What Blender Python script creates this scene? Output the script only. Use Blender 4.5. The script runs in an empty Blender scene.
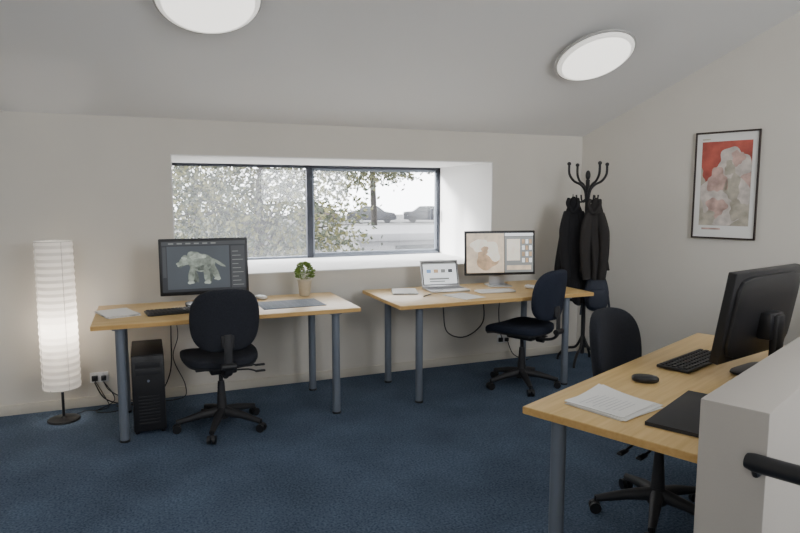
import bpy, bmesh, math, random
from mathutils import Matrix, Vector
random.seed(7)
R = math.radians

# ------------------------------------------------------------------ materials
def mat(name, col, rough=0.6, metal=0.0, emit=None, es=0.0, noise=0.0, nscale=40, bump=0.0, bscale=200, spec=0.5, enoise=0.0):
    m = bpy.data.materials.new(name); m.use_nodes = True
    nt = m.node_tree; b = nt.nodes['Principled BSDF']
    b.inputs['Base Color'].default_value = (*col, 1)
    b.inputs['Roughness'].default_value = rough
    b.inputs['Metallic'].default_value = metal
    b.inputs['Specular IOR Level'].default_value = spec
    if emit:
        b.inputs['Emission Color'].default_value = (*emit, 1)
        b.inputs['Emission Strength'].default_value = es
    tc = nt.nodes.new('ShaderNodeTexCoord')
    def ramp(c, k):
        n = nt.nodes.new('ShaderNodeTexNoise'); n.inputs['Scale'].default_value = nscale
        n.inputs['Detail'].default_value = 6
        nt.links.new(tc.outputs['Object'], n.inputs['Vector'])
        r = nt.nodes.new('ShaderNodeValToRGB')
        r.color_ramp.elements[0].position = .3; r.color_ramp.elements[1].position = .7
        r.color_ramp.elements[0].color = (*[x*(1-k) for x in c], 1)
        r.color_ramp.elements[1].color = (*[min(1, x*(1+k)) for x in c], 1)
        nt.links.new(n.outputs['Fac'], r.inputs['Fac'])
        return r.outputs['Color']
    if noise: nt.links.new(ramp(col, noise), b.inputs['Base Color'])
    if enoise: nt.links.new(ramp(emit, enoise), b.inputs['Emission Color'])
    if bump:
        n = nt.nodes.new('ShaderNodeTexNoise'); n.inputs['Scale'].default_value = bscale
        nt.links.new(tc.outputs['Object'], n.inputs['Vector'])
        bp = nt.nodes.new('ShaderNodeBump'); bp.inputs['Strength'].default_value = bump
        bp.inputs['Distance'].default_value = .01
        nt.links.new(n.outputs['Fac'], bp.inputs['Height'])
        nt.links.new(bp.outputs['Normal'], b.inputs['Normal'])
    return m

def wood(name, c1, c2):
    m = mat(name, c1, .38)
    nt = m.node_tree; b = nt.nodes['Principled BSDF']
    tc = nt.nodes.new('ShaderNodeTexCoord'); mp = nt.nodes.new('ShaderNodeMapping')
    mp.inputs['Scale'].default_value = (1.2, 22, 22)
    n = nt.nodes.new('ShaderNodeTexNoise'); n.inputs['Scale'].default_value = 2.5; n.inputs['Detail'].default_value = 8
    r = nt.nodes.new('ShaderNodeValToRGB')
    r.color_ramp.elements[0].position = .3; r.color_ramp.elements[1].position = .7
    r.color_ramp.elements[0].color = (*c1, 1); r.color_ramp.elements[1].color = (*c2, 1)
    nt.links.new(tc.outputs['Object'], mp.inputs['Vector']); nt.links.new(mp.outputs['Vector'], n.inputs['Vector'])
    nt.links.new(n.outputs['Fac'], r.inputs['Fac']); nt.links.new(r.outputs['Color'], b.inputs['Base Color'])
    return m

WALL = mat('wall_paint', (.68, .645, .58), .9, noise=.02, nscale=2, bump=.05, bscale=150, spec=.2)
CEIL = mat('ceiling_paint', (.84, .83, .81), .9, bump=.04, bscale=120, spec=.2)
PART = mat('partition_paint', (.50, .465, .42), .85, bump=.05, bscale=150, spec=.2)
TRIM = mat('trim_paint', (.62, .58, .50), .6)
BIRCH = wood('birch_veneer', (.62, .41, .16), (.74, .52, .23))
EDGE = wood('birch_edge', (.58, .34, .11), (.66, .42, .16))
LEG = mat('grey_powdercoat', (.20, .225, .27), .45, .3)
BLK = mat('black_plastic', (.014, .014, .016), .4)
BLKM = mat('matte_black_plastic', (.022, .022, .025), .6)
FAB = mat('charcoal_fabric', (.027, .029, .037), .95, noise=.35, nscale=260, bump=.3, bscale=500, spec=.2)
FABN = mat('navy_fabric', (.024, .029, .046), .95, noise=.35, nscale=260, bump=.3, bscale=500, spec=.2)
SILV = mat('silver_metal', (.55, .55, .56), .35, .8)
WHT = mat('white_plastic', (.8, .8, .8), .4)
PAPER = mat('paper', (.82, .81, .78), .8)
PAPG = mat('printed_paper', (.45, .45, .46), .7, noise=.6, nscale=25)
COAT = mat('coat_black', (.016, .016, .018), .9, bump=.3, bscale=60, spec=.25)
COAT2 = mat('coat_charcoal', (.034, .031, .030), .9, bump=.3, bscale=60, spec=.25)
BAG = mat('bag_nylon', (.022, .028, .045), .7, bump=.2, bscale=300)
DARKF = mat('window_aluminium_dark', (.03, .033, .045), .5, .3)

# carpet
CARPET = mat('blue_carpet', (.05, .09, .14), 1.0, spec=.1)
nt = CARPET.node_tree; b = nt.nodes['Principled BSDF']
tc = nt.nodes.new('ShaderNodeTexCoord')
n1 = nt.nodes.new('ShaderNodeTexNoise'); n1.inputs['Scale'].default_value = 85; n1.inputs['Detail'].default_value = 4
n2 = nt.nodes.new('ShaderNodeTexNoise'); n2.inputs['Scale'].default_value = 2.4; n2.inputs['Detail'].default_value = 7
r1 = nt.nodes.new('ShaderNodeValToRGB'); r1.color_ramp.elements[0].position = .34; r1.color_ramp.elements[1].position = .66
r1.color_ramp.elements[0].color = (.050, .078, .124, 1); r1.color_ramp.elements[1].color = (.130, .172, .242, 1)
r2 = nt.nodes.new('ShaderNodeValToRGB'); r2.color_ramp.elements[0].position = .3; r2.color_ramp.elements[1].position = .7
r2.color_ramp.elements[0].color = (.80, .80, .80, 1); r2.color_ramp.elements[1].color = (1.18, 1.18, 1.18, 1)
mx = nt.nodes.new('ShaderNodeMix'); mx.data_type = 'RGBA'; mx.blend_type = 'MULTIPLY'; mx.inputs[0].default_value = 1
nt.links.new(tc.outputs['Object'], n1.inputs['Vector']); nt.links.new(tc.outputs['Object'], n2.inputs['Vector'])
nt.links.new(n1.outputs['Fac'], r1.inputs['Fac']); nt.links.new(n2.outputs['Fac'], r2.inputs['Fac'])
nt.links.new(r1.outputs['Color'], mx.inputs[6]); nt.links.new(r2.outputs['Color'], mx.inputs[7])
nt.links.new(mx.outputs[2], b.inputs['Base Color'])
bp = nt.nodes.new('ShaderNodeBump'); bp.inputs['Strength'].default_value = .6; bp.inputs['Distance'].default_value = .01
nt.links.new(n1.outputs['Fac'], bp.inputs['Height']); nt.links.new(bp.outputs['Normal'], b.inputs['Normal'])

def glow(name, col, s, en=0, ns=20):
    return mat(name, tuple(c*.3 for c in col), .3, emit=col, es=s, enoise=en, nscale=ns)

# ------------------------------------------------------------------ builder
class B:
    def __init__(s, name):
        s.n = name; s.v = []; s.f = []; s.m = []; s.mats = []; s.M = Matrix()
    def mi(s, m):
        if m not in s.mats: s.mats.append(m)
        return s.mats.index(m)
    def raw(s, vs, fs, m):
        o = len(s.v); k = s.mi(m)
        for p in vs: s.v.append(s.M @ Vector(p))
        for f in fs: s.f.append([i+o for i in f]); s.m.append(k)
    def box(s, c, d, m, bev=0.0, rot=None):
        bm = bmesh.new(); bmesh.ops.create_cube(bm, size=1)
        bmesh.ops.scale(bm, vec=d, verts=bm.verts)
        if bev: bmesh.ops.bevel(bm, geom=bm.edges[:], offset=bev, segments=2, affect='EDGES', profile=.5)
        T = Matrix.Translation(c)
        if rot is not None: T = T @ rot
        bm.verts.index_update()
        s.raw([T @ v.co for v in bm.verts], [[v.index for v in f.verts] for f in bm.faces], m); bm.free()
    def bb(s, x0, x1, y0, y1, z0, z1, m, bev=0.0):
        s.box(((x0+x1)/2, (y0+y1)/2, (z0+z1)/2), (x1-x0, y1-y0, z1-z0), m, bev)
    def tube(s, pts, r, m, seg=12, smooth=0, flat=1.0):
        P = [Vector(p) for p in pts]
        rr = r if isinstance(r, (list, tuple)) else [r]*len(P)
        if smooth:
            Q = []; rq = []
            for i in range(len(P)-1):
                p0 = P[max(i-1, 0)]; p1 = P[i]; p2 = P[i+1]; p3 = P[min(i+2, len(P)-1)]
                for k in range(smooth):
                    t = k/smooth
                    Q.append(.5*((2*p1)+(p2-p0)*t+(2*p0-5*p1+4*p2-p3)*t*t+(3*p1-p0-3*p2+p3)*t**3))
                    rq.append(rr[i]*(1-t)+rr[i+1]*t)
            Q.append(P[-1]); rq.append(rr[-1]); P = Q; rr = rq
        vs = []; fs = []; N = None
        for i, p in enumerate(P):
            t = (P[min(i+1, len(P)-1)]-P[max(i-1, 0)]).normalized()
            if N is None:
                a = Vector((0, 0, 1)) if abs(t.z) < .9 else Vector((1, 0, 0))
                N = (a-a.dot(t)*t).normalized()
            else:
                N = (N-N.dot(t)*t).normalized()
            Bn = t.cross(N)
            for k in range(seg):
                an = 2*math.pi*k/seg
                vs.append(p+rr[i]*(math.cos(an)*N*flat+math.sin(an)*Bn))
        for i in range(len(P)-1):
            for k in range(seg):
                a = i*seg+k; b_ = i*seg+(k+1) % seg
                fs.append([a, b_, b_+seg, a+seg])
        fs.append(list(range(seg))[::-1]); fs.append([(len(P)-1)*seg+k for k in range(seg)])
        s.raw(vs, fs, m)
    def lathe(s, prof, m, c=(0, 0, 0), seg=40, fn=None):
        vs = []; fs = []; c = Vector(c)
        for (r, z) in prof:
            for k in range(seg):
                an = 2*math.pi*k/seg; q = r*(fn(an, z) if fn else 1)
                vs.append(c+Vector((q*math.cos(an), q*math.sin(an), z)))
        for i in range(len(prof)-1):
            for k in range(seg):
                a = i*seg+k; b_ = i*seg+(k+1) % seg
                fs.append([a, b_, b_+seg, a+seg])
        if prof[0][0] > 1e-4: fs.append(list(range(seg))[::-1])
        if prof[-1][0] > 1e-4: fs.append([(len(prof)-1)*seg+k for k in range(seg)])
        s.raw(vs, fs, m)
    def pillow(s, c, d, m, k=5, n=10, warp=None, rot=None):
        vs = []; fs = []; idx = {}
        def g(p):
            key = tuple(round(x, 5) for x in p)
            if key not in idx:
                x, y, z = p; L = (abs(x)**k+abs(y)**k+abs(z)**k)**(1/k)
                q = Vector((x/L*d[0]/2, y/L*d[1]/2, z/L*d[2]/2))
                if warp: q = Vector(warp(q))
                if rot is not None: q = rot @ q
                idx[key] = len(vs); vs.append(q+Vector(c))
            return idx[key]
        for ax in range(3):
            for sg in (-1, 1):
                for i in range(n):
                    for j in range(n):
                        cs = []
                        for (a, b_) in ((i, j), (i+1, j), (i+1, j+1), (i, j+1)):
                            p = [0, 0, 0]; p[ax] = sg
                            p[(ax+1) % 3] = math.tan((2*a/n-1)*math.pi/4); p[(ax+2) % 3] = math.tan((2*b_/n-1)*math.pi/4)
                            cs.append(g(p))
                        fs.append(cs if sg > 0 else cs[::-1])
        s.raw(vs, fs, m)
    def poly(s, pts, m): s.raw(pts, [list(range(len(pts)))], m)
    def done(s, loc=(0, 0, 0), rz=0, rot=None, angle=35):
        me = bpy.data.meshes.new(s.n)
        me.from_pydata([tuple(v) for v in s.v], [], s.f)
        for m in s.mats: me.materials.append(m)
        for p, k in zip(me.polygons, s.m): p.material_index = k; p.use_smooth = True
        me.update()
        try: me.set_sharp_from_angle(angle=R(angle))
        except Exception: pass
        o = bpy.data.objects.new(s.n, me); bpy.context.collection.objects.link(o)
        o.location = loc; o.rotation_euler = rot if rot else (0, 0, rz)
        return o

# ------------------------------------------------------------------ room shell
BY = 5.025; K = .47
RW = Vector((.337, -.941)); C0 = Vector((3.985, 5.025))
b = B('floor'); b.bb(-2.65, 6.6, -1.35, 5.1, -.2, 0, CARPET); b.done()

b = B('ceiling')
prof = [(BY+.005, 2.125), (2.0, 2.125+K*(BY-2)), (-1.35, 2.125+K*(BY-2)), (-1.35, 3.75), (2.0, 3.75), (BY+.005, 2.33)]
vs = [(x, y, z) for x in (-2.65, 6.6) for (y, z) in prof]; nP = len(prof)
b.raw(vs, [list(range(nP)), [i+nP for i in range(nP)][::-1]]+[[i, i+nP, (i+1) % nP+nP, (i+1) % nP] for i in range(nP)], CEIL)
b.done()

WX0, WX1, WZ0, WZ1, WY = .20, 2.98, .93, 1.865, 6.15
b = B('wall_back')
b.bb(-2.65, WX0, BY, 6.22, -.2, 2.33, WALL)
b.bb(WX1, 4.6, BY, 6.22, -.2, 2.33, WALL)
b.bb(WX0, WX1, BY, 6.22, -.2, WZ0, WALL)
b.bb(WX0, WX1, BY, 6.22, WZ1, 2.33, WALL)
b.done()
LIN = mat('dormer_lining_white', (.84, .83, .81), .7)
b = B('trim_1')
b.bb(WX0, WX1, BY-.004, WY-.05, WZ0, WZ0+.008, LIN); b.bb(WX1-.008, WX1, BY-.004, WY-.05, WZ0, WZ1, LIN)
b.bb(WX0, WX0+.008, BY-.004, WY-.05, WZ0, WZ1, LIN); b.bb(WX0, WX1, BY-.004, WY-.05, WZ1-.008, WZ1, LIN)
b.done()

b = B('wall_left')
prof = [(BY, 0), (BY, 2.2), (2.0, 3.6), (-1.2, 3.6), (-1.2, 0)]
vs = [(x, y, z) for x in (-2.65, -2.5) for (y, z) in prof]; nP = 5
b.raw(vs, [list(range(nP)), [i+nP for i in range(nP)][::-1]]+[[i, i+nP, (i+1) % nP+nP, (i+1) % nP] for i in range(nP)], WALL)
b.done()

b = B('wall_right')
vs = []
for off in (0, .15):
    for (y, z) in prof:
        s_ = (BY-y)/.941
        vs.append((C0.x+RW.x*s_+off*.941, C0.y+RW.y*s_+off*.337, z))
b.raw(vs, [list(range(nP)), [i+nP for i in range(nP)][::-1]]+[[i, i+nP, (i+1) % nP+nP, (i+1) % nP] for i in range(nP)], WALL)
b.done()

# rear wall behind the camera; unseen high windows added to light the room
b = B('wall_rear')
RZ0, RZ1 = 1.4, 3.35
fill_wins = [(-2.0, -1.0), (2.3, 4.3)]; xs = -2.65
for (x0, x1) in fill_wins+[(6.6, None)]:
    b.bb(xs, x0, -1.35, -1.2, 0, 3.6, WALL)
    if x1: b.bb(x0, x1, -1.35, -1.2, 0, RZ0, WALL); b.bb(x0, x1, -1.35, -1.2, RZ1, 3.6, WALL); xs = x1
b.done()

def glassmat(name, haze):
    m = bpy.data.materials.new(name); m.use_nodes = True; nt = m.node_tree; nt.nodes.clear()
    o = nt.nodes.new('ShaderNodeOutputMaterial'); t = nt.nodes.new('ShaderNodeBsdfTransparent')
    g = nt.nodes.new('ShaderNodeBsdfGlossy'); g.inputs['Roughness'].default_value = .02
    x = nt.nodes.new('ShaderNodeMixShader'); x.inputs[0].default_value = .03
    tr = nt.nodes.new('ShaderNodeBsdfTranslucent'); tr.inputs['Color'].default_value = (.85, .87, .92, 1)
    y = nt.nodes.new('ShaderNodeMixShader'); y.inputs[0].default_value = haze
    nt.links.new(t.outputs[0], x.inputs[1]); nt.links.new(g.outputs[0], x.inputs[2])
    nt.links.new(x.outputs[0], y.inputs[1]); nt.links.new(tr.outputs[0], y.inputs[2])
    nt.links.new(y.outputs[0], o.inputs['Surface'])
    return m
GL = glassmat('window_glass', .004); GLH = glassmat('flyscreen_glass', .035)

b = B('window_1')
y0, y1 = WY-.05, WY
b.bb(WX0, WX1, y0, y1, WZ1-.035, WZ1, DARKF, .004)
b.bb(WX0, WX1, y0, y1, WZ0, WZ0+.03, LEG, .004)
b.bb(WX0, WX0+.03, y0, y1, WZ0, WZ1, DARKF, .004)
b.bb(WX1-.035, WX1, y0, y1, WZ0, WZ1, DARKF, .004)
b.bb(1.50, 1.56, y0-.01, y1, WZ0, WZ1, DARKF, .004)
b.bb(1.56, WX1-.035, y0+.01, y1-.01, WZ0+.03, WZ0+.055, LEG, .003)
b.bb(1.56, WX1-.035, y0+.01, y1-.01, WZ1-.06, WZ1-.035, LEG, .003)
b.bb(WX1-.062, WX1-.035, y0+.01, y1-.01, WZ0+.03, WZ1-.035, LEG, .003)
b.bb(1.56, 1.58, y0+.01, y1-.01, WZ0+.03, WZ1-.035, LEG, .003)
b.bb(WX0+.03, 1.50, y0+.028, y0+.032, WZ0+.03, WZ1-.035, GLH)
b.bb(1.58, WX1-.062, y0+.028, y0+.032, WZ0+.055, WZ1-.06, GL)
b.bb(2.86, 2.875, y0-.02, y0+.01, 1.30, 1.42, DARKF, .003)
b.done()
for i, (x0, x1) in enumerate(fill_wins):  # frames of the added, unseen fill windows
    b = B('window_%d' % (i+2))
    b.bb(x0, x1, -1.30, -1.25, RZ0, RZ0+.04, DARKF); b.bb(x0, x1, -1.30, -1.25, RZ1-.04, RZ1, DARKF)
    for x in (x0, (x0+x1)/2-.02, x1-.04): b.bb(x, x+.04, -1.30, -1.25, RZ0+.04, RZ1-.04, DARKF)
    b.done()

b = B('baseboard_back'); b.bb(-2.5, 3.98, BY-.014, BY, 0, .075, TRIM, .003); b.done()
b = B('baseboard_right'); b.bb(0, 6.5, -.014, 0, 0, .075, TRIM, .003)
b.done(loc=(C0.x, C0.y, 0), rz=math.atan2(RW.y, RW.x))
b = B('baseboard_left'); b.bb(-2.5, -2.486, -1.2, BY-.02, 0, .075, TRIM, .003); b.done()

# ------------------------------------------------------------------ ceiling lamps
OPAL = mat('opal_diffuser', (.75, .74, .70), .4, emit=(1, .97, .90), es=1.9)
OPAL2 = mat('opal_diffuser_edge', (.75, .74, .70), .4, emit=(1, .97, .90), es=.75)
RIM = mat('lamp_rim', (.48, .47, .45), .5)
def ceil_lamp(loc, ax):
    b = B('ceiling_light')
    b.lathe([(0, 0), (.225, 0), (.225, -.030), (.235, -.034), (.235, -.035)], RIM, seg=64)
    b.lathe([(.235, -.034), (.290, -.035), (.300, -.040), (.300, -.050), (.292, -.056), (.280, -.056)], RIM, seg=64)
    b.lathe([(.288, -.053), (.285, -.060), (.272, -.069), (.255, -.076)], OPAL2, seg=64)
    b.lathe([(.255, -.076), (.22, -.086), (.16, -.095), (.1, -.099), (.04, -.101), (0, -.1015)], OPAL, seg=64)
    b.done(loc=loc, rot=(ax, 0, 0), angle=50)
al = -math.atan(K)
ceil_lamp((3.19, 3.93, 2.125+K*(BY-3.93)), al)
ceil_lamp((.385, 3.80, 2.125+K*(BY-3.80)), al)
zt = 2.125+K*(BY-2)
ceil_lamp((.6, .9, zt), 0); ceil_lamp((3.4, .9, zt), 0)  # unseen pair added behind the camera as extra fill light

# ------------------------------------------------------------------ desks
DZ = .77
def desk(w, d, legs, loc, rz=0):
    b = B('office_desk')
    b.bb(0, w, 0, d, DZ-.03, DZ, BIRCH, .003)
    b.bb(-.001, w+.001, -.0012, d+.0012, DZ-.027, DZ-.003, EDGE)
    xs = [p[0] for p in legs]; ys = [p[1] for p in legs]
    xa, xb, ya, yb = min(xs), max(xs), min(ys), max(ys)
    b.bb(xa, xb, yb-.05, yb-.025, DZ-.065, DZ-.03, LEG)
    b.bb(xa, xb, ya+.12, ya+.145, DZ-.065, DZ-.03, LEG)
    for (x, y) in legs:
        b.tube([(x, y, .012), (x, y, DZ-.03)], .028, LEG, 24)
        b.tube([(x, y, 0), (x, y, .014)], .031, BLK, 24)
        b.tube([(x, y, DZ-.045), (x, y, DZ-.03)], .045, LEG, 24)
    return b.done(loc=loc, rz=rz)
desk(1.72, .78, [(.157, .07), (1.555, .07), (.157, .66), (1.53, .66)], (-.33, 4.12, 0))
desk(1.71, .84, [(.20, .12), (1.50, .08), (.17, .69), (1.50, .69)], (1.67, 4.06, 0))
DR = R(22.9); DM = Matrix.Translation((1.283, 1.913, 0)) @ Matrix.Rotation(DR, 4, 'Z')
def D(x, y, z=0): return tuple(DM @ Vector((x, y, z)))
desk(1.78, .72, [(.09, .09), (1.68, .09), (.09, .62), (1.68, .62)], D(0, -.72), DR)

# low partition wall around the stair
b = B('wall_partition'); b.bb(-.33, 3.55, -.889, -.734, 0, 1.05, PART, .004)
b.done(loc=(1.283, 1.913, 0), rz=DR)
b = B('stair_handrail')
b.tube([(-.372, -.858, .940), (-.375, -.873, .940), (-.375, -1.75, .93)], [.018, .0215, .0215], BLK, 20)
b.tube([(-.33, -.875, .905), (-.36, -.875, .908), (-.375, -.875, .93)], .009, BLK, 10)
b.tube([(-.375, -1.70, .92), (-.375, -1.70, 0)], .018, BLK, 16)
b.tube([(-.375, -1.70, .012), (-.375, -1.70, 0)], .04, BLK, 16)
b.done(loc=(1.283, 1.913, 0), rz=DR)

# ------------------------------------------------------------------ chairs
def chair(loc, rz, ba=0.3, h=0.0, FAB=FAB):
    b = B('office_chair')
    for i in range(5):
        a = ba+i*2*math.pi/5; c, s = math.cos(a), math.sin(a)
        b.tube([(.02*c, .02*s, .115), (.14*c, .14*s, .102), (.285*c, .285*s, .07)], [.034, .026, .017], BLKM, 10)
        b.tube([(.285*c, .285*s, .045), (.285*c, .285*s, .085)], .010, BLK, 8)
        t = Vector((-s, c, 0)); p = Vector((.29*c, .29*s, .0275))
        for sg in (-1, 1):
            b.tube([p+t*sg*.007, p+t*sg*.026], .0275, BLK, 20)
        b.pillow((p.x, p.y, .045), (.036, .036, .028), BLKM, k=3, n=4)
    b.tube([(0, 0, .07), (0, 0, .15)], [.045, .036], BLKM, 20)
    for k in range(4): b.tube([(0, 0, .14+k*.045), (0, 0, .187+k*.045)], [.034-.003*k, .030-.003*k], BLKM, 20)
    b.tube([(0, 0, .3), (0, 0, .42+h)], .014, BLK, 14)
    b.box((0, -.02, .425+h), (.17, .24, .045), BLK, .012)
    b.box((0, -.0, .45+h), (.36, .34, .012), BLK, .005)
    for (y, z, L) in ((.05, .415, .27), (-.05, .40, .25)):
        b.tube([(.06, y, z+h), (.17, y, z-.005+h), (L-.03, y-.01, z-.02+h)], .006, BLK, 8, smooth=3)
        b.box((L, y-.01, z-.022+h), (.07, .028, .012), BLK, .005)
    b.tube([(0, -.14, .41+h), (0, -.20, .41+h)], .02, BLK, 12)
    def wseat(q):
        x, y, z = q
        tz = -1.0*max(0, y-.08)**2*1.6+.25*x*x
        return (x*(1-.10*max(0, -y)/.23), y, z*(1 if z > 0 else .9)+tz)
    b.pillow((0, .02, .485+h), (.49, .47, .085), FAB, k=4.2, n=14, warp=wseat)
    b.pillow((0, .02, .462+h), (.47, .45, .05), BLKM, k=4.5, n=12, warp=wseat)
    b.tube([(0, -.12, .425+h), (0, -.24, .425+h), (0, -.315, .47+h), (0, -.325, .60+h), (0, -.315, .70+h)], .027, BLKM, 12, smooth=5, flat=.4)
    b.box((0, -.310, .655+h), (.08, .022, .08), BLKM, .008)
    b.tube([(-.045, -.33, .50+h), (.045, -.33, .50+h)], .022, BLK, 14)
    def wback(q):
        x, y, z = q
        w = 1-.14*max(0, z/.20)**2-.10*max(0, -z/.20)**1.5
        return (x*w, y+1.1*x*x-.5*(z+.05)**2*.6-.10*z, z)
    b.pillow((0, -.280, .785+h), (.43, .085, .40), FAB, k=3.6, n=16, warp=wback)
    return b.done(loc=loc, rz=rz, angle=50)
chair((.43, 4.21, 0), R(3), .55)
chair((2.823, 4.246, 0), R(24), .2, FAB=FABN)
chair(D(1.0, -.12), DR+math.pi-R(2), .35)

# ------------------------------------------------------------------ monitors
def rect(b, x0, x1, z0, z1, y, m): b.poly([(x0, y, z0), (x1, y, z0), (x1, y, z1), (x0, y, z1)], m)
def ell(b, cx, cz, rx, rz_, y, m, a=0, n=28, wob=0.0, ph=0.0):
    pts = []
    for i in range(n):
        t = 2*math.pi*i/n; f = 1+wob*math.sin(3*t+ph)+wob*.6*math.sin(5*t+2*ph)
        x = rx*f*math.cos(t); z = rz_*f*math.sin(t)
        pts.append((cx+x*math.cos(a)-z*math.sin(a), y, cz+x*math.sin(a)+z*math.cos(a)))
    b.raw([(cx, y, cz)]+pts, [[0, i+1, (i+1) % n+1] for i in range(n)], m)
S_DARK = glow('screen_dark', (.030, .032, .037), 1); S_MID = glow('screen_mid', (.06, .064, .07), 1)
S_GRAD = glow('screen_viewport', (.070, .080, .092), 1, .15, 3)
S_CRE = glow('screen_sculpt', (.21, .24, .205), 1.0, .6, 32)
S_CRE2 = glow('screen_sculpt_shade', (.10, .115, .10), 1.0, .6, 40)
S_CRE3 = glow('screen_sculpt_light', (.34, .38, .33), 1.0, .4, 45)
S_WHT = glow('screen_white', (.8, .83, .85), 1.2); S_BEI = glow('screen_beige', (.60, .48, .35), 1.1, .3, 12)
S_TAN = glow('screen_tan', (.46, .30, .17), 1.0, .4, 18); S_GRY = glow('screen_grey', (.22, .23, .22), 1); S_CRM = glow('screen_cream', (.75, .69, .58), 1.1, .15, 15)
S_BLU = glow('screen_blue', (.2, .35, .6), 1)

def monitor(loc, rz, w, h, z0, screen, tilt=4, frame=BLK, stand='black', thick=.03, name='computer_monitor'):
    b = B(name); zc = z0+h/2
    T = Matrix.Translation((0, 0, zc)) @ Matrix.Rotation(R(-tilt), 4, 'X'); b.M = T
    b.box((0, 0, 0), (w, thick, h), frame, .006)
    b.pillow((0, thick/2, 0), (w*.93, .04, h*.90), frame, k=7, n=10)
    sw, sh = w-.036, h-.044
    rect(b, -sw/2, sw/2, -sh/2+.003, sh/2+.003, -thick/2-.0006, S_DARK)
    screen(b, sw, sh, -thick/2-.0012)
    b.M = Matrix()
    if stand == 'silver':
        b.box((0, .075, z0*.5+.03), (.14, .012, z0+.06-.01), SILV, .003)
        b.box((0, .05, z0+.1), (.1, .06, .08), SILV, .005)
        b.box((0, .03, .005), (.2, .19, .010), SILV, .004)
    else:
        b.box((0, .085, (z0+.2)/2), (.07, .035, z0+.2), frame, .008)
        b.box((0, .055, z0+.15), (.12, .06, .12), frame, .01)
        b.pillow((0, .04, .010), (.28, .20, .020), frame, k=5, n=8)
    return b.done(loc=loc, rz=rz)

def scr_left(b, w, h, y):
    X = lambda u: (u-.5)*w
    Z = lambda v: (v-.5)*h
    d = .0005
    rect(b, X(.0), X(1), Z(.93), Z(1), y, S_MID)
    rect(b, X(.06), X(.80), Z(.06), Z(.91), y, S_GRAD)
    rect(b, X(.82), X(.99), Z(.05), Z(.9), y, S_MID)
    for i in range(9): rect(b, X(.835), X(.97-.03*(i % 3)), Z(.1+i*.085), Z(.112+i*.085), y-d, S_GRY)
    rect(b, X(.01), X(.05), Z(.3), Z(.9), y, S_MID)
    for i in range(6): rect(b, X(.08+i*.1), X(.14+i*.1), Z(.95), Z(.975), y-d, S_GRY)
    for (u, v, a) in ((.38, .33, .25), (.57, .35, -.15)): ell(b, X(u), Z(v), .035*w, .17*h, y-d, S_CRE2, a, wob=.12, ph=u*9)
    ell(b, X(.46), Z(.58), .155*w, .18*h, y-2*d, S_CRE, -.12, wob=.06, ph=1)
    ell(b, X(.38), Z(.66), .09*w, .15*h, y-3*d, S_CRE, .3, wob=.08, ph=2)
    ell(b, X(.42), Z(.70), .10*w, .05*h, y-4*d, S_CRE3, .05, wob=.15, ph=3)
    ell(b, X(.48), Z(.48), .09*w, .05*h, y-4*d, S_CRE2, .2, wob=.15, ph=.4)
    ell(b, X(.27), Z(.62), .075*w, .095*h, y-5*d, S_CRE, .5, wob=.12, ph=4)
    ell(b, X(.21), Z(.56), .045*w, .05*h, y-6*d, S_CRE, .4, wob=.15, ph=1)
    ell(b, X(.26), Z(.66), .03*w, .04*h, y-6*d, S_CRE3, -.5, wob=.2, ph=5)
    ell(b, X(.22), Z(.51), .03*w, .018*h, y-7*d, S_CRE2, .4, wob=.1, ph=2)
    for (u, v, a) in ((.34, .36, -.12), (.52, .36, .12), (.62, .40, .35)): ell(b, X(u), Z(v), .036*w, .19*h, y-5*d, S_CRE, a, wob=.13, ph=u*7)
    for (u, v) in ((.33, .19), (.53, .18), (.65, .25)): ell(b, X(u), Z(v), .04*w, .035*h, y-6*d, S_CRE3, 0, wob=.12, ph=u*7)
    ell(b, X(.67), Z(.56), .09*w, .03*h, y-3*d, S_CRE, -.6, wob=.1)
def scr_mid(b, w, h, y):
    X = lambda u: (u-.5)*w
    Z = lambda v: (v-.5)*h
    d = .0006
    rect(b, X(0), X(.56), Z(.0), Z(1), y, S_BEI)
    ell(b, X(.3), Z(.35), .16*w, .28*h, y-d, S_TAN, -.6, wob=.1)
    ell(b, X(.38), Z(.55), .10*w, .28*h, y-d*2, S_CRM, .5, wob=.12)
    ell(b, X(.18), Z(.7), .12*w, .16*h, y-d*2, S_CRM, .2, wob=.12)
    ell(b, X(.27), Z(.58), .05*w, .10*h, y-d*3, S_TAN, .2, wob=.15)
    rect(b, X(.57), X(1), Z(.93), Z(1), y, S_WHT)
    rect(b, X(.57), X(1), Z(0), Z(.92), y, S_GRY)
    rect(b, X(.60), X(.80), Z(.30), Z(.85), y-d, S_CRM)
    for i in range(3):
        for j in range(4): rect(b, X(.83+i*.055), X(.87+i*.055), Z(.25+j*.16), Z(.36+j*.16), y-d, S_TAN if (i+j) % 2 else S_WHT)
    rect(b, X(.60), X(.97), Z(.06), Z(.18), y-d, S_BEI)
monitor((.385, 4.62, DZ), R(-1), .607, .40, .085, scr_left)
monitor((2.85, 4.66, DZ), R(-12), .64, .385, .10, scr_mid, frame=BLK, stand='silver', thick=.02)
x, y, z = D(1.125, -.472, DZ)
monitor((x, y, z), DR+math.pi-R(10), .60, .40, .072, lambda b, w, h, y: rect(b, -w/2, w/2, -h/2, h/2, y, S_MID), tilt=9, thick=.04)

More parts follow.
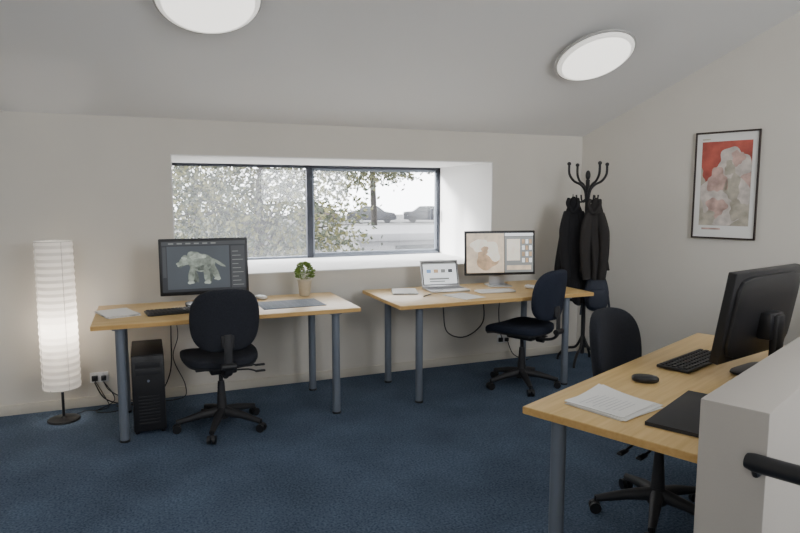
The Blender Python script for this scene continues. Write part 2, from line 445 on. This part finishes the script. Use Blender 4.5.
# laptop
b = B('laptop')
b.box((0, 0, .009), (.34, .235, .016), SILV, .004)
KEY = mat('keys_grey', (.25, .25, .26), .5)
for r_ in range(5):
    for c_ in range(13): b.box((-.146+c_*.0243, .075-r_*.022, .0185), (.020, .017, .003), KEY)
b.box((0, -.075, .0175), (.09, .06, .001), WHT)
b.M = Matrix.Translation((0, .118, .015)) @ Matrix.Rotation(R(-18), 4, 'X')
b.box((0, 0, .115), (.34, .008, .23), SILV, .003)
rect(b, -.158, .158, .015, .215, -.0045, BLK); rect(b, -.150, .150, .022, .208, -.0052, S_WHT)
rect(b, -.150, .150, .195, .208, -.0058, S_GRY)
for i in range(4): rect(b, -.12+i*.065, -.08+i*.065, .12, .15, -.0058, (S_BLU, S_TAN, S_GRY, S_MID)[i])
rect(b, -.1, .08, .06, .075, -.0058, S_GRY); rect(b, -.1, .04, .04, .05, -.0058, S_GRY)
b.M = Matrix(); b.done(loc=(2.31, 4.62, DZ), rz=R(-6))

KB = mat('keycap_black', (.025, .025, .027), .5)
def keyboard(loc, rz, m, km, w=.43, d=.14):
    b = B('keyboard')
    b.box((0, 0, .010), (w, d, .014), m, .005)
    n = 15
    for r_ in range(5):
        for c_ in range(n): b.box((-w/2+.022+c_*(w-.044)/(n-1), d/2-.022-r_*(d-.044)/4, .019), ((w-.05)/n*.86, (d-.04)/5*.8, .006), km, .0015)
    b.bb(-w/2+.02, w/2-.02, -d/2+.01, d/2-.01, 0, .005, m)
    b.done(loc=loc, rz=rz)
def mouse(loc, rz, m):
    b = B('computer_mouse')
    b.pillow((0, 0, .016), (.062, .11, .034), m, k=2.6, n=10, warp=lambda q: (q[0]*(1-.1*q[1]/.05), q[1], max(q[2], -.016)))
    b.tube([(0, .03, .028), (0, .045, .026)], .005, KEY, 8)
    b.done(loc=loc, rz=rz)
keyboard(D(1.09, -.225, DZ), DR+math.pi+R(-4), BLK, KB, .44, .15)
mouse(D(.62, -.195, DZ), DR+math.pi+R(25), BLK)
keyboard((.19, 4.42, DZ), R(8), BLK, KB, .42, .17)
mouse((.80, 4.75, DZ), R(30), WHT)
keyboard((2.64, 4.38, DZ), R(-6), WHT, PAPER, .32, .12)
mouse((3.02, 4.44, DZ), R(10), WHT)

def sheets(name, loc, rz, w, d, n, m, th=.0015, jit=.01, ja=.06):
    b = B(name)
    for i in range(n):
        r = Matrix.Rotation(random.uniform(-ja, ja), 4, 'Z')
        b.box((random.uniform(-jit, jit), random.uniform(-jit, jit), th*(i+.5)), (w, d, th), m if not isinstance(m, list) else m[i % len(m)], rot=r)
    return b.done(loc=loc, rz=rz)
b = B('paper_stack')
for i in range(7):
    w_, d_ = .24, .24; n = 10; r = Matrix.Rotation(random.uniform(-.10, .10), 4, 'Z') @ Matrix.Translation((random.uniform(-.012, .012), random.uniform(-.012, .012), 0)); vs = []; fs = []
    for sgn in (0, 1):
        for iy in range(n+1):
            for ix in range(n+1):
                u, v = ix/n-.5, iy/n-.5
                z = .0016*i+.0012*sgn+.0004+(.006+.002*i)*max(0, u+v-.35)**1.5*2*(1 if i > 3 else 0)
                vs.append(r @ Vector((u*w_, v*d_, z)))
    m_ = (n+1)*(n+1)
    for iy in range(n):
        for ix in range(n):
            a = iy*(n+1)+ix; fs.append([a, a+n+1, a+n+2, a+1]); fs.append([a+m_, a+1+m_, a+n+2+m_, a+n+1+m_])
    ring = [ix for ix in range(n+1)]+[(k+1)*(n+1)+n for k in range(n)]+[n*(n+1)+ix for ix in range(n-1, -1, -1)]+[k*(n+1) for k in range(n-1, 0, -1)]
    for k in range(len(ring)):
        a, c = ring[k], ring[(k+1) % len(ring)]; fs.append([a, c, c+m_, a+m_])
    b.raw(vs, fs, PAPER)
INK = mat('printed_text', (.6, .6, .6), .8)
for k in range(9): b.box((-.02+.004*(k % 3), .08-k*.018, .0120), (.15-.02*(k % 3), .0025, .0004), INK)
b.done(loc=D(.245, -.235, DZ), rz=DR+R(-5))
b = B('document_folder'); b.box((0, 0, .003), (.46, .27, .003), BLKM, .001); b.box((0.002, 0, .008), (.45, .262, .007), PAPER); b.box((0, 0, .013), (.46, .27, .003), BLKM, .001)
b.bb(-.2315, -.2285, -.135, .135, .0015, .0145, BLKM); b.done(loc=D(.365, -.53, DZ), rz=DR+R(3))
sheets('magazine_stack', (-.19, 4.50, DZ), R(20), .20, .28, 5, [PAPER, PAPG, PAPER, PAPG], .003)
sheets('notebook', (1.95, 4.66, DZ), R(-20), .20, .27, 4, [BLKM, PAPER, PAPG, PAPER], .003)
sheets('document', (2.30, 4.28, DZ), R(14), .20, .27, 3, [PAPER], .0015)
MATG = mat('cutting_mat_grey', (.16, .18, .215), .7, noise=.15, nscale=8)
b = B('cutting_mat'); b.box((0, 0, .002), (.45, .32, .004), MATG, .001)
LN = mat('mat_lines', (.32, .35, .38), .7)
for i in range(9): b.box((-.2+i*.05, 0, .0043), (.001, .29, .0006), LN)
for i in range(6): b.box((0, -.125+i*.05, .0043), (.42, .001, .0006), LN)
b.done(loc=(.96, 4.45, DZ), rz=R(2))
b = B('smartphone'); b.box((0, 0, .004), (.065, .13, .008), BLK, .003); b.done(loc=(.62, 4.37, DZ), rz=R(30))
b = B('pen'); b.tube([(-.07, 0, .005), (.06, 0, .005), (.07, 0, .005)], [.004, .004, .0015], BLK, 10); b.done(loc=(2.05, 4.42, DZ), rz=R(40))

# potted plant
POT = mat('cream_ceramic', (.55, .49, .38), .5, noise=.05)
SOIL = mat('soil', (.05, .035, .02), 1)
LEAFI = mat('houseplant_leaf', (.17, .26, .05), .6, noise=.5, nscale=60)
b = B('potted_plant')
b.lathe([(.036, 0), (.042, .01), (.055, .115), (.060, .12), (.060, .135), (.052, .135), (.05, .118), (0, .118)], POT, seg=28)
b.lathe([(.0, .12), (.05, .12)], SOIL, seg=20)
for i in range(520):
    a = random.uniform(0, 6.283); u = random.uniform(-.5, 1); rr = math.sqrt(max(0, 1-u*u))*random.uniform(.45, 1)
    p = Vector((.074*rr*math.cos(a), .074*rr*math.sin(a), .183+.072*u))
    d = Vector((rr*math.cos(a), rr*math.sin(a), u+.4)).normalized(); t = d.cross(Vector((random.uniform(-1, 1), random.uniform(-1, 1), .3))).normalized()
    L = random.uniform(.014, .026); w_ = L*.34
    b.raw([p, p+d*L*.5+t*w_, p+d*L, p+d*L*.5-t*w_], [[0, 1, 2, 3]], LEAFI)
for i in range(16):
    a = random.uniform(0, 6.283); b.tube([(0.02*math.cos(a), .02*math.sin(a), .118), (.05*math.cos(a), .05*math.sin(a), .2)], .0015, LEAFI, 5)
b.done(loc=(1.15, 4.79, DZ))

# ------------------------------------------------------------------ computer tower
b = B('computer_tower')
b.box((0, 0, .275), (.20, .46, .51), BLKM, .006)
b.box((0, -.235, .275), (.195, .02, .50), BLK, .006)
for k in range(2): b.box((0, -.246, .47-k*.05), (.15, .004, .04), BLKM, .001)
b.tube([(0, -.245, .36), (0, -.25, .36)], .008, LEG, 14)
for k in range(9): b.box((0, -.246, .08+k*.022), (.13, .003, .008), BLKM)
for (x, y) in ((-.08, -.2), (.08, -.2), (-.08, .2), (.08, .2)): b.tube([(x, y, 0), (x, y, .025)], .014, BLK, 10)
b.done(loc=(-.02, 4.50, 0), rz=R(0))

# ------------------------------------------------------------------ floor lamp
b = B('floor_lamp')
RICE = mat('rice_paper', (.86, .84, .80), .9, emit=(1, .95, .89), es=.18)
nt = RICE.node_tree; pb = nt.nodes['Principled BSDF']; tr = nt.nodes.new('ShaderNodeBsdfTranslucent'); tr.inputs[0].default_value = (.95, .9, .84, 1)
mxs = nt.nodes.new('ShaderNodeMixShader'); mxs.inputs[0].default_value = .35
nt.links.new(pb.outputs[0], mxs.inputs[1]); nt.links.new(tr.outputs[0], mxs.inputs[2]); nt.links.new(mxs.outputs[0], nt.nodes['Material Output'].inputs['Surface'])
WIRE = mat('lamp_wire', (.6, .59, .56), .7)
b.lathe([(0, 0), (.10, 0), (.105, .006), (.10, .014), (.02, .02), (.012, .03), (0, .03)], BLK, seg=32)
b.tube([(0, 0, .02), (0, 0, .5)], .009, BLK, 12)
for k in range(3):
    a = k*2.094; b.tube([(0, 0, .25), (.115*math.cos(a), .115*math.sin(a), .24)], .003, BLK, 6)
    b.tube([(0, 0, .5), (.115*math.cos(a), .115*math.sin(a), .5)], .003, BLK, 6)
pr = []
N = 44
for i in range(N+1):
    z = .235+1.015*i/N
    pr.append((.1150 if i % 2 == 0 else .1200, z))
vs = []; fs = []; seg = 48
for (r, z) in pr:
    for k in range(seg):
        an = 2*math.pi*k/seg; q = r*(1+.010*math.sin(4*an+z*3)); vs.append((q*math.cos(an), q*math.sin(an), z))
for i in range(N):
    for k in range(seg):
        a = i*seg+k; c_ = i*seg+(k+1) % seg; fs.append([a, c_, c_+seg, a+seg])
b.raw(vs, fs, RICE)
for k in range(4):
    a = k*math.pi/2+.5
    b.tube([(.1185*math.cos(a), .1185*math.sin(a), .235), (.1185*math.cos(a), .1185*math.sin(a), 1.25)], .0018, WIRE, 6)
for z in (.235, 1.25): b.tube([(.117*math.cos(t*.2618), .117*math.sin(t*.2618), z) for t in range(25)], .0025, WIRE, 6)
BULB = mat('lamp_bulb', (.9, .9, .9), .3, emit=(1, .9, .75), es=12)
b.tube([(0, 0, .50), (0, 0, .54)], .014, WHT, 12)
lo = b.done(loc=(-.577, 4.77, 0), angle=20)
bb_ = B('bulb'); bb_.pillow((0, 0, .57), (.06, .06, .075), BULB, k=2, n=6); bo = bb_.done(); bo.parent = lo
l = bpy.data.lights.new('bulb_light', 'POINT'); l.energy = 8; l.color = (1, .93, .84); l.shadow_soft_size = .05
o = bpy.data.objects.new('bulb_light', l); bpy.context.collection.objects.link(o); o.parent = lo; o.location = (0, 0, .66)

# ------------------------------------------------------------------ coat rack with coats
cr = Vector((3.72, 4.60, 0)); L = Vector((-.925, .38, 0)); F = Vector((-.38, -.925, 0))
b = B('coat_rack')
b.tube([(0, 0, .10), (0, 0, 1.70)], .018, BLK, 16)
for k in range(4):
    a = k*math.pi/2-.15; c, s = math.cos(a), math.sin(a)
    b.tube([(.01*c, .01*s, 1.50), (.025*c, .025*s, 1.60), (.07*c, .07*s, 1.655), (.14*c, .14*s, 1.69), (.185*c, .185*s, 1.75), (.19*c, .19*s, 1.83)], .011, BLK, 10, smooth=5)
    b.pillow((.19*c, .19*s, 1.84), (.036, .036, .036), BLK, k=2, n=5)
    b.tube([(.015*c, .015*s, 1.53), (.06*c, .06*s, 1.50), (.10*c, .10*s, 1.52), (.11*c, .11*s, 1.565)], .008, BLK, 8, smooth=4)
b.pillow((0, 0, 1.74), (.045, .045, .09), BLK, k=2, n=6)
for k in range(4):
    a = k*math.pi/2+.6; c, s = math.cos(a), math.sin(a)
    b.tube([(0, 0, .28), (.06*c, .06*s, .16), (.15*c, .15*s, .13), (.22*c, .22*s, .06), (.235*c, .235*s, .012)], .012, BLK, 10, smooth=5)
b.done(loc=cr)

def coat(loc, rz, w, d, zt, zb, m, ph, lean=0.0):
    b = B('hanging_coat'); n = 36; seg = 72; vs = []; fs = []
    H = zt-zb
    for i in range(n+1):
        t = i/n
        sh = .10+.90*min(1, t/.30)**.65
        hw = w/2*sh*(.80+.28*t-.12*max(0, t-.7)); hd = d/2*min(1, .22+t*2.2)*(.85+.25*t)
        for k in range(seg):
            a = 2*math.pi*k/seg
            f = 1+(.03+.16*t)*math.sin(5*a+ph+1.6*t)+(.03+.05*t)*math.sin(11*a+ph*2-3*t)+.03*math.sin(3*a-5*t+ph)
            zz = zt-H*t+((.05*math.sin(2*a+ph)+.02*math.sin(5*a)) if i == n else 0)*1.0
            vs.append((hw*f*math.cos(a)+lean*t+.015*math.sin(6*t+ph), hd*f*math.sin(a), zz))
    for i in range(n):
        for k in range(seg):
            a = i*seg+k; c = i*seg+(k+1) % seg; fs.append([a, a+seg, c+seg, c])
    fs.append(list(range(seg))); fs.append([n*seg+k for k in range(seg)][::-1])
    b.raw(vs, fs, m)
    for sg in (-1, 1):
        b.tube([(sg*w*.22, -d*.15, zt-.14), (sg*w*.36, -d*.38, zt-.30), (sg*w*.38+lean*.4, -d*.50, zt-.5), (sg*w*.30+lean*.6, -d*.52, zt-.72)], [.035, .048, .042, .036], m, 14, smooth=6)
    b.tube([(-.04, -.01, zt-.02), (-.06, -.04, zt-.07), (-.02, -.065, zt-.14), (.03, -.05, zt-.08), (.04, -.01, zt-.02)], .017, m, 10, smooth=4)
    b.tube([(0, 0, zt-.03), (0, 0, zt+.02)], .004, m, 6)
    return b.done(loc=loc, rz=rz, angle=80)
p = cr+L*.135+F*.02; coat((p.x, p.y, 0), R(-18), .26, .19, 1.55, .62, COAT, 0.4, .01)
p = cr-L*.03+F*.13; coat((p.x, p.y, 0), R(-30), .21, .16, 1.54, .88, COAT2, 2.1, .0)
b = B('backpack')
b.pillow((0, 0, 0), (.21, .12, .34), BAG, k=3.2, n=12, warp=lambda q: (q[0]*(1-.3*max(0, q[2])/.2), q[1], q[2]))
b.pillow((0, -.065, -.05), (.16, .06, .18), BAG, k=3.5, n=8)
b.tube([(-.05, .05, .15), (0, .03, .23), (.05, .05, .15)], .008, BAG, 8, smooth=5)
for sg in (-1, 1): b.tube([(sg*.06, .06, .13), (sg*.10, .10, 0), (sg*.13, .05, -.22)], .012, BAG, 8, smooth=5, flat=.4)
p = cr-L*.06+F*.17; b.done(loc=(p.x, p.y, .70), rz=R(-35))

# ------------------------------------------------------------------ poster
FR = mat('poster_frame_dark', (.035, .022, .018), .4)
P_RED = mat('poster_red', (.46, .10, .075), .6, noise=.4, nscale=7)
P_PNK = mat('poster_pink', (.56, .38, .33), .6, noise=.4, nscale=12)
P_WHT = mat('poster_white', (.62, .56, .51), .6, noise=.25, nscale=14)
P_GRN = mat('poster_beige', (.46, .42, .34), .6, noise=.35, nscale=11)
b = B('framed_poster'); w, h = .50, .88
for (x0, x1, z0, z1) in ((-w/2, w/2, h/2-.014, h/2), (-w/2, w/2, -h/2, -h/2+.014), (-w/2, -w/2+.012, -h/2, h/2), (w/2-.012, w/2, -h/2, h/2)):
    b.bb(x0, x1, -.025, 0, z0, z1, FR, .002)
b.bb(-w/2+.005, w/2-.005, -.012, -.002, -h/2+.005, h/2-.005, PAPER)
y = -.0126
rect(b, -.195, .195, -.33, .36, y, P_GRN)
rect(b, -.195, .195, .16, .36, y-.0002, P_RED)
def blob(cx, cz, rx, rz_, m, dy, ph, amp=.18):
    pts = []
    for i in range(48):
        t = 2*math.pi*i/48; f = 1+amp*math.sin(3*t+ph)+amp*.5*math.sin(7*t+ph*2)
        pts.append((max(-.194, min(.194, cx+rx*f*math.cos(t))), y-dy, max(-.329, min(.359, cz+rz_*f*math.sin(t)))))
    b.raw([(cx, y-dy, cz)]+pts, [[0, i+1, (i+1) % 48+1] for i in range(48)], m)
blob(-.11, .14, .09, .12, P_RED, .0004, .5)
blob(.06, .03, .15, .18, P_PNK, .0006, 1.1, .1)
blob(.0, -.12, .20, .21, P_WHT, .0008, .3, .12)
blob(.06, .17, .13, .13, P_WHT, .0012, 2.0, .14)
blob(.09, .22, .05, .06, P_PNK, .0016, 1.0)
blob(-.06, .04, .08, .10, P_PNK, .0016, 3.0)
blob(.06, -.02, .06, .11, P_GRN, .0016, 5.0)
blob(-.06, -.18, .08, .08, P_PNK, .0016, .6)
blob(.03, .14, .04, .06, P_GRN, .0018, 2.6)
blob(.11, -.20, .07, .08, P_GRN, .0016, 1.6)
blob(-.12, -.26, .06, .05, P_GRN, .0018, 4.6)
rect(b, -.17, -.02, -.365, -.350, y, P_PNK); rect(b, -.195, -.13, .375, .385, y, P_GRN)
s_ = 1.345
b.done(loc=(C0.x+RW.x*s_-.0015*.941, C0.y+RW.y*s_-.0015*.337, 1.64), rz=math.atan2(RW.y, RW.x))

# ------------------------------------------------------------------ sockets and cables
def socket(x, z):
    b = B('wall_socket'); b.box((0, -.005, 0), (.125, .010, .075), WHT, .003)
    for sx in (-.03, .03):
        b.box((sx, -.013, -.005), (.04, .03 if sx < 0 else .008, .04), BLK if sx < 0 else WHT, .003)
        b.box((sx, -.012, .026), (.012, .006, .014), WHT, .002)
    b.box((.03, -.025, -.005), (.035, .03, .035), BLK, .005)
    b.done(loc=(x, BY, z))
socket(-.36, .215); socket(3.12, .20)
b = B('power_cable')
b.tube([(.15, 4.93, .70), (.15, 4.96, .5), (.13, 4.96, .2), (.0, 4.93, .012), (-.2, 4.95, .012), (-.33, 4.985, .06), (-.39, 4.975, .19)], .0045, BLK, 8, smooth=8)
b.tube([(.17, 4.93, .72), (.20, 4.97, .5), (.16, 4.97, .32), (.24, 4.96, .10), (.2, 4.92, .012), (-.1, 4.97, .012), (-.28, 4.99, .1), (-.33, 4.975, .19)], .0035, BLK, 8, smooth=8)
b.tube([(-.50, 4.84, .012), (-.45, 4.9, .008), (-.38, 4.88, .008), (-.3, 4.94, .008), (-.34, 4.98, .1), (-.385, 4.97, .2)], .003, BLK, 8, smooth=8)
b.tube([(-.33, 4.975, .19), (-.26, 4.95, .05), (-.38, 4.86, .008), (-.28, 4.80, .008), (-.18, 4.86, .008), (-.25, 4.93, .008), (-.1, 4.9, .008)], .0035, BLK, 8, smooth=8)
b.done()
b = B('power_cable')
b.tube([(2.42, 4.925, .76), (2.45, 4.95, .55), (2.50, 4.97, .33), (2.68, 4.96, .27), (2.86, 4.95, .40), (2.84, 4.94, .66), (2.80, 4.925, .76)], .0055, BLK, 8, smooth=8)
b.tube([(3.05, 4.93, .74), (3.04, 4.97, .5), (3.06, 4.975, .3), (3.09, 4.975, .2)], .0045, BLK, 8, smooth=8)
b.tube([(3.14, 4.975, .2), (3.2, 4.96, .06), (3.3, 4.9, .01), (3.4, 4.95, .01), (3.5, 4.96, .01)], .0045, BLK, 8, smooth=8)
b.done()

# ------------------------------------------------------------------ outside
GRND = mat('outside_ground', (.060, .060, .058), .95, noise=.3, nscale=.3)
LEAF = mat('tree_leaf', (.014, .020, .005), .7, noise=.5, nscale=1.5)
LEAF2 = mat('tree_leaf_yellow', (.062, .060, .014), .7, noise=.4, nscale=1.5)
BARK = mat('bark', (.018, .015, .012), .95)
RENDERW = mat('white_render', (.15, .15, .155), .8)
b = B('outside_ground'); b.bb(-70, 110, 6.6, 130, -3.2, -3.0, GRND); b.done()
def tree(loc, rx, rz_, zc, n, ls, seed):
    random.seed(seed); b = B('tree')
    b.tube([(0, 0, 0), (.1, .05, zc*.5), (0, 0, zc), (.1, 0, zc+rz_*.7)], [.16, .12, .08, .02], BARK, 10, smooth=4)
    for k in range(34):
        a = random.uniform(0, 6.283); u = random.uniform(-.7, .9); q = math.sqrt(1-u*u)*.85
        st = Vector((0, 0, zc+random.uniform(-.5, .3)*rz_))
        en = Vector((rx*q*math.cos(a), rx*q*math.sin(a), zc+rz_*u*.9)); md = st.lerp(en, .5)+Vector((random.uniform(-.2, .2), random.uniform(-.2, .2), .15))
        b.tube([st, md, en], [.03, .015, .005], BARK, 6, smooth=3)
    cl = []
    for k in range(int(n/40)):
        a = random.uniform(0, 6.283); u = random.uniform(-1, 1); q = math.sqrt(1-u*u); f = random.uniform(.35, 1)
        cl.append(Vector((rx*q*f*math.cos(a), rx*q*f*math.sin(a), zc+rz_*u*f)))
    for i in range(n):
        c = random.choice(cl); p = c+Vector((random.gauss(0, .20), random.gauss(0, .20), random.gauss(0, .17)))
        d = Vector((random.uniform(-1, 1), random.uniform(-1, 1), random.uniform(-1, 1))).normalized()
        t = d.cross(Vector((random.uniform(-1, 1), random.uniform(-1, 1), random.uniform(-1, 1)))).normalized()
        l = ls*random.uniform(.6, 1.3)
        b.raw([p, p+d*l*.5+t*l*.3, p+d*l, p+d*l*.5-t*l*.3], [[0, 1, 2, 3]], LEAF if random.random() < .5 else LEAF2)
    b.done(loc=loc)
tree((1.7, 10.2, -3), 2.0, 1.7, 4.1, 9500, .09, 3)
tree((1.2, 16.5, -3), 2.2, 1.6, 4.4, 5000, .13, 4)
tree((7.0, 19.5, -3), 3.0, 1.3, 6.0, 7500, .14, 5)
b = B('neighbour_building')
b.bb(4.1, 9.5, 12.2, 15.5, -3, .62, RENDERW); b.bb(4.0, 9.6, 12.1, 15.6, .62, .78, RENDERW, .02)
DKW = mat('dark_glass', (.015, .018, .02), .2)
b.bb(4.9, 6.0, 12.17, 12.21, .15, .52, DKW); b.bb(6.5, 7.7, 12.17, 12.21, .05, .52, DKW)
b.done()
b = B('street_terrace'); b.bb(8, 60, 28, 75, -3.0, -.75, GRND); b.done()
def car(loc, rz, col):
    CP = mat('car_paint', col, .4); b = B('parked_car')
    sec = [(-2.15, .35, .75), (-2.1, .3, .95), (-1.3, .25, 1.02), (-.7, .25, 1.45), (.5, .25, 1.47), (1.15, .25, 1.0), (2.0, .28, .85), (2.15, .35, .6)]
    vs = []
    for (x, z0, z1) in sec:
        w2 = .85 if z1 < 1.1 else .72
        vs += [(x, -.86, z0), (x, .86, z0), (x, .86, min(z1, .95)), (x, w2*.86, z1), (x, -w2*.86, z1), (x, -.86, min(z1, .95))]
    fs = [[0, 1, 2, 3, 4, 5][::-1]]
    for i in range(len(sec)-1):
        for k in range(6): fs.append([i*6+k, i*6+(k+1) % 6, (i+1)*6+(k+1) % 6, (i+1)*6+k])
    fs.append([(len(sec)-1)*6+k for k in range(6)])
    b.raw(vs, fs, CP)
    for x in (-1.35, 1.35):
        for y in (-.80, .80): b.tube([(x, y-.1, .32), (x, y+.1, .32)], .32, BLK, 20)
    for sg in (-1, 1): b.poly([(-.95, sg*.87, 1.0), (.9, sg*.87, 1.0), (.4, sg*.70, 1.38), (-.62, sg*.70, 1.38)], DKW)
    b.done(loc=loc, rz=rz)
car((18.6, 51.9, -.75), R(-20), (.006, .007, .012)); car((23.4, 50.6, -.75), R(-20), (.010, .011, .015)); car((14.0, 54, -.75), R(-20), (.03, .015, .015))
car((28.4, 49, -.75), R(-20), (.015, .018, .025))

# ------------------------------------------------------------------ light
W = bpy.data.worlds.new('overcast_sky'); bpy.context.scene.world = W; W.use_nodes = True
bg = W.node_tree.nodes['Background']; bg.inputs[0].default_value = (.94, .965, 1, 1); bg.inputs[1].default_value = 10.5
sun = bpy.data.lights.new('sun', 'SUN'); sun.energy = 14; sun.angle = R(8); so = bpy.data.objects.new('sun', sun)
bpy.context.collection.objects.link(so); so.location = (-5, 12, 8)
so.rotation_euler = Vector((.93, -.30, -.22)).to_track_quat('-Z', 'Y').to_euler()
def portal(c, w, h, rx):
    l = bpy.data.lights.new('window_portal', 'AREA'); l.shape = 'RECTANGLE'; l.size = w; l.size_y = h
    l.cycles.is_portal = True
    o = bpy.data.objects.new('window_portal', l); bpy.context.collection.objects.link(o); o.location = c; o.rotation_euler = (rx, 0, 0)
portal(((WX0+WX1)/2, WY+.06, (WZ0+WZ1)/2), WX1-WX0, WZ1-WZ0, -math.pi/2)
for (x0, x1) in fill_wins: portal(((x0+x1)/2, -1.36, (RZ0+RZ1)/2), x1-x0, RZ1-RZ0, math.pi/2)

# ------------------------------------------------------------------ camera
cam = bpy.data.cameras.new('camera'); co = bpy.data.objects.new('camera', cam); bpy.context.collection.objects.link(co)
cam.sensor_width = 36; cam.lens = 27.99; cam.clip_start = .02
co.location = (0, 0, 1.55); co.rotation_euler = (R(90-6.42), 0, R(-22.3))
bpy.context.scene.camera = co
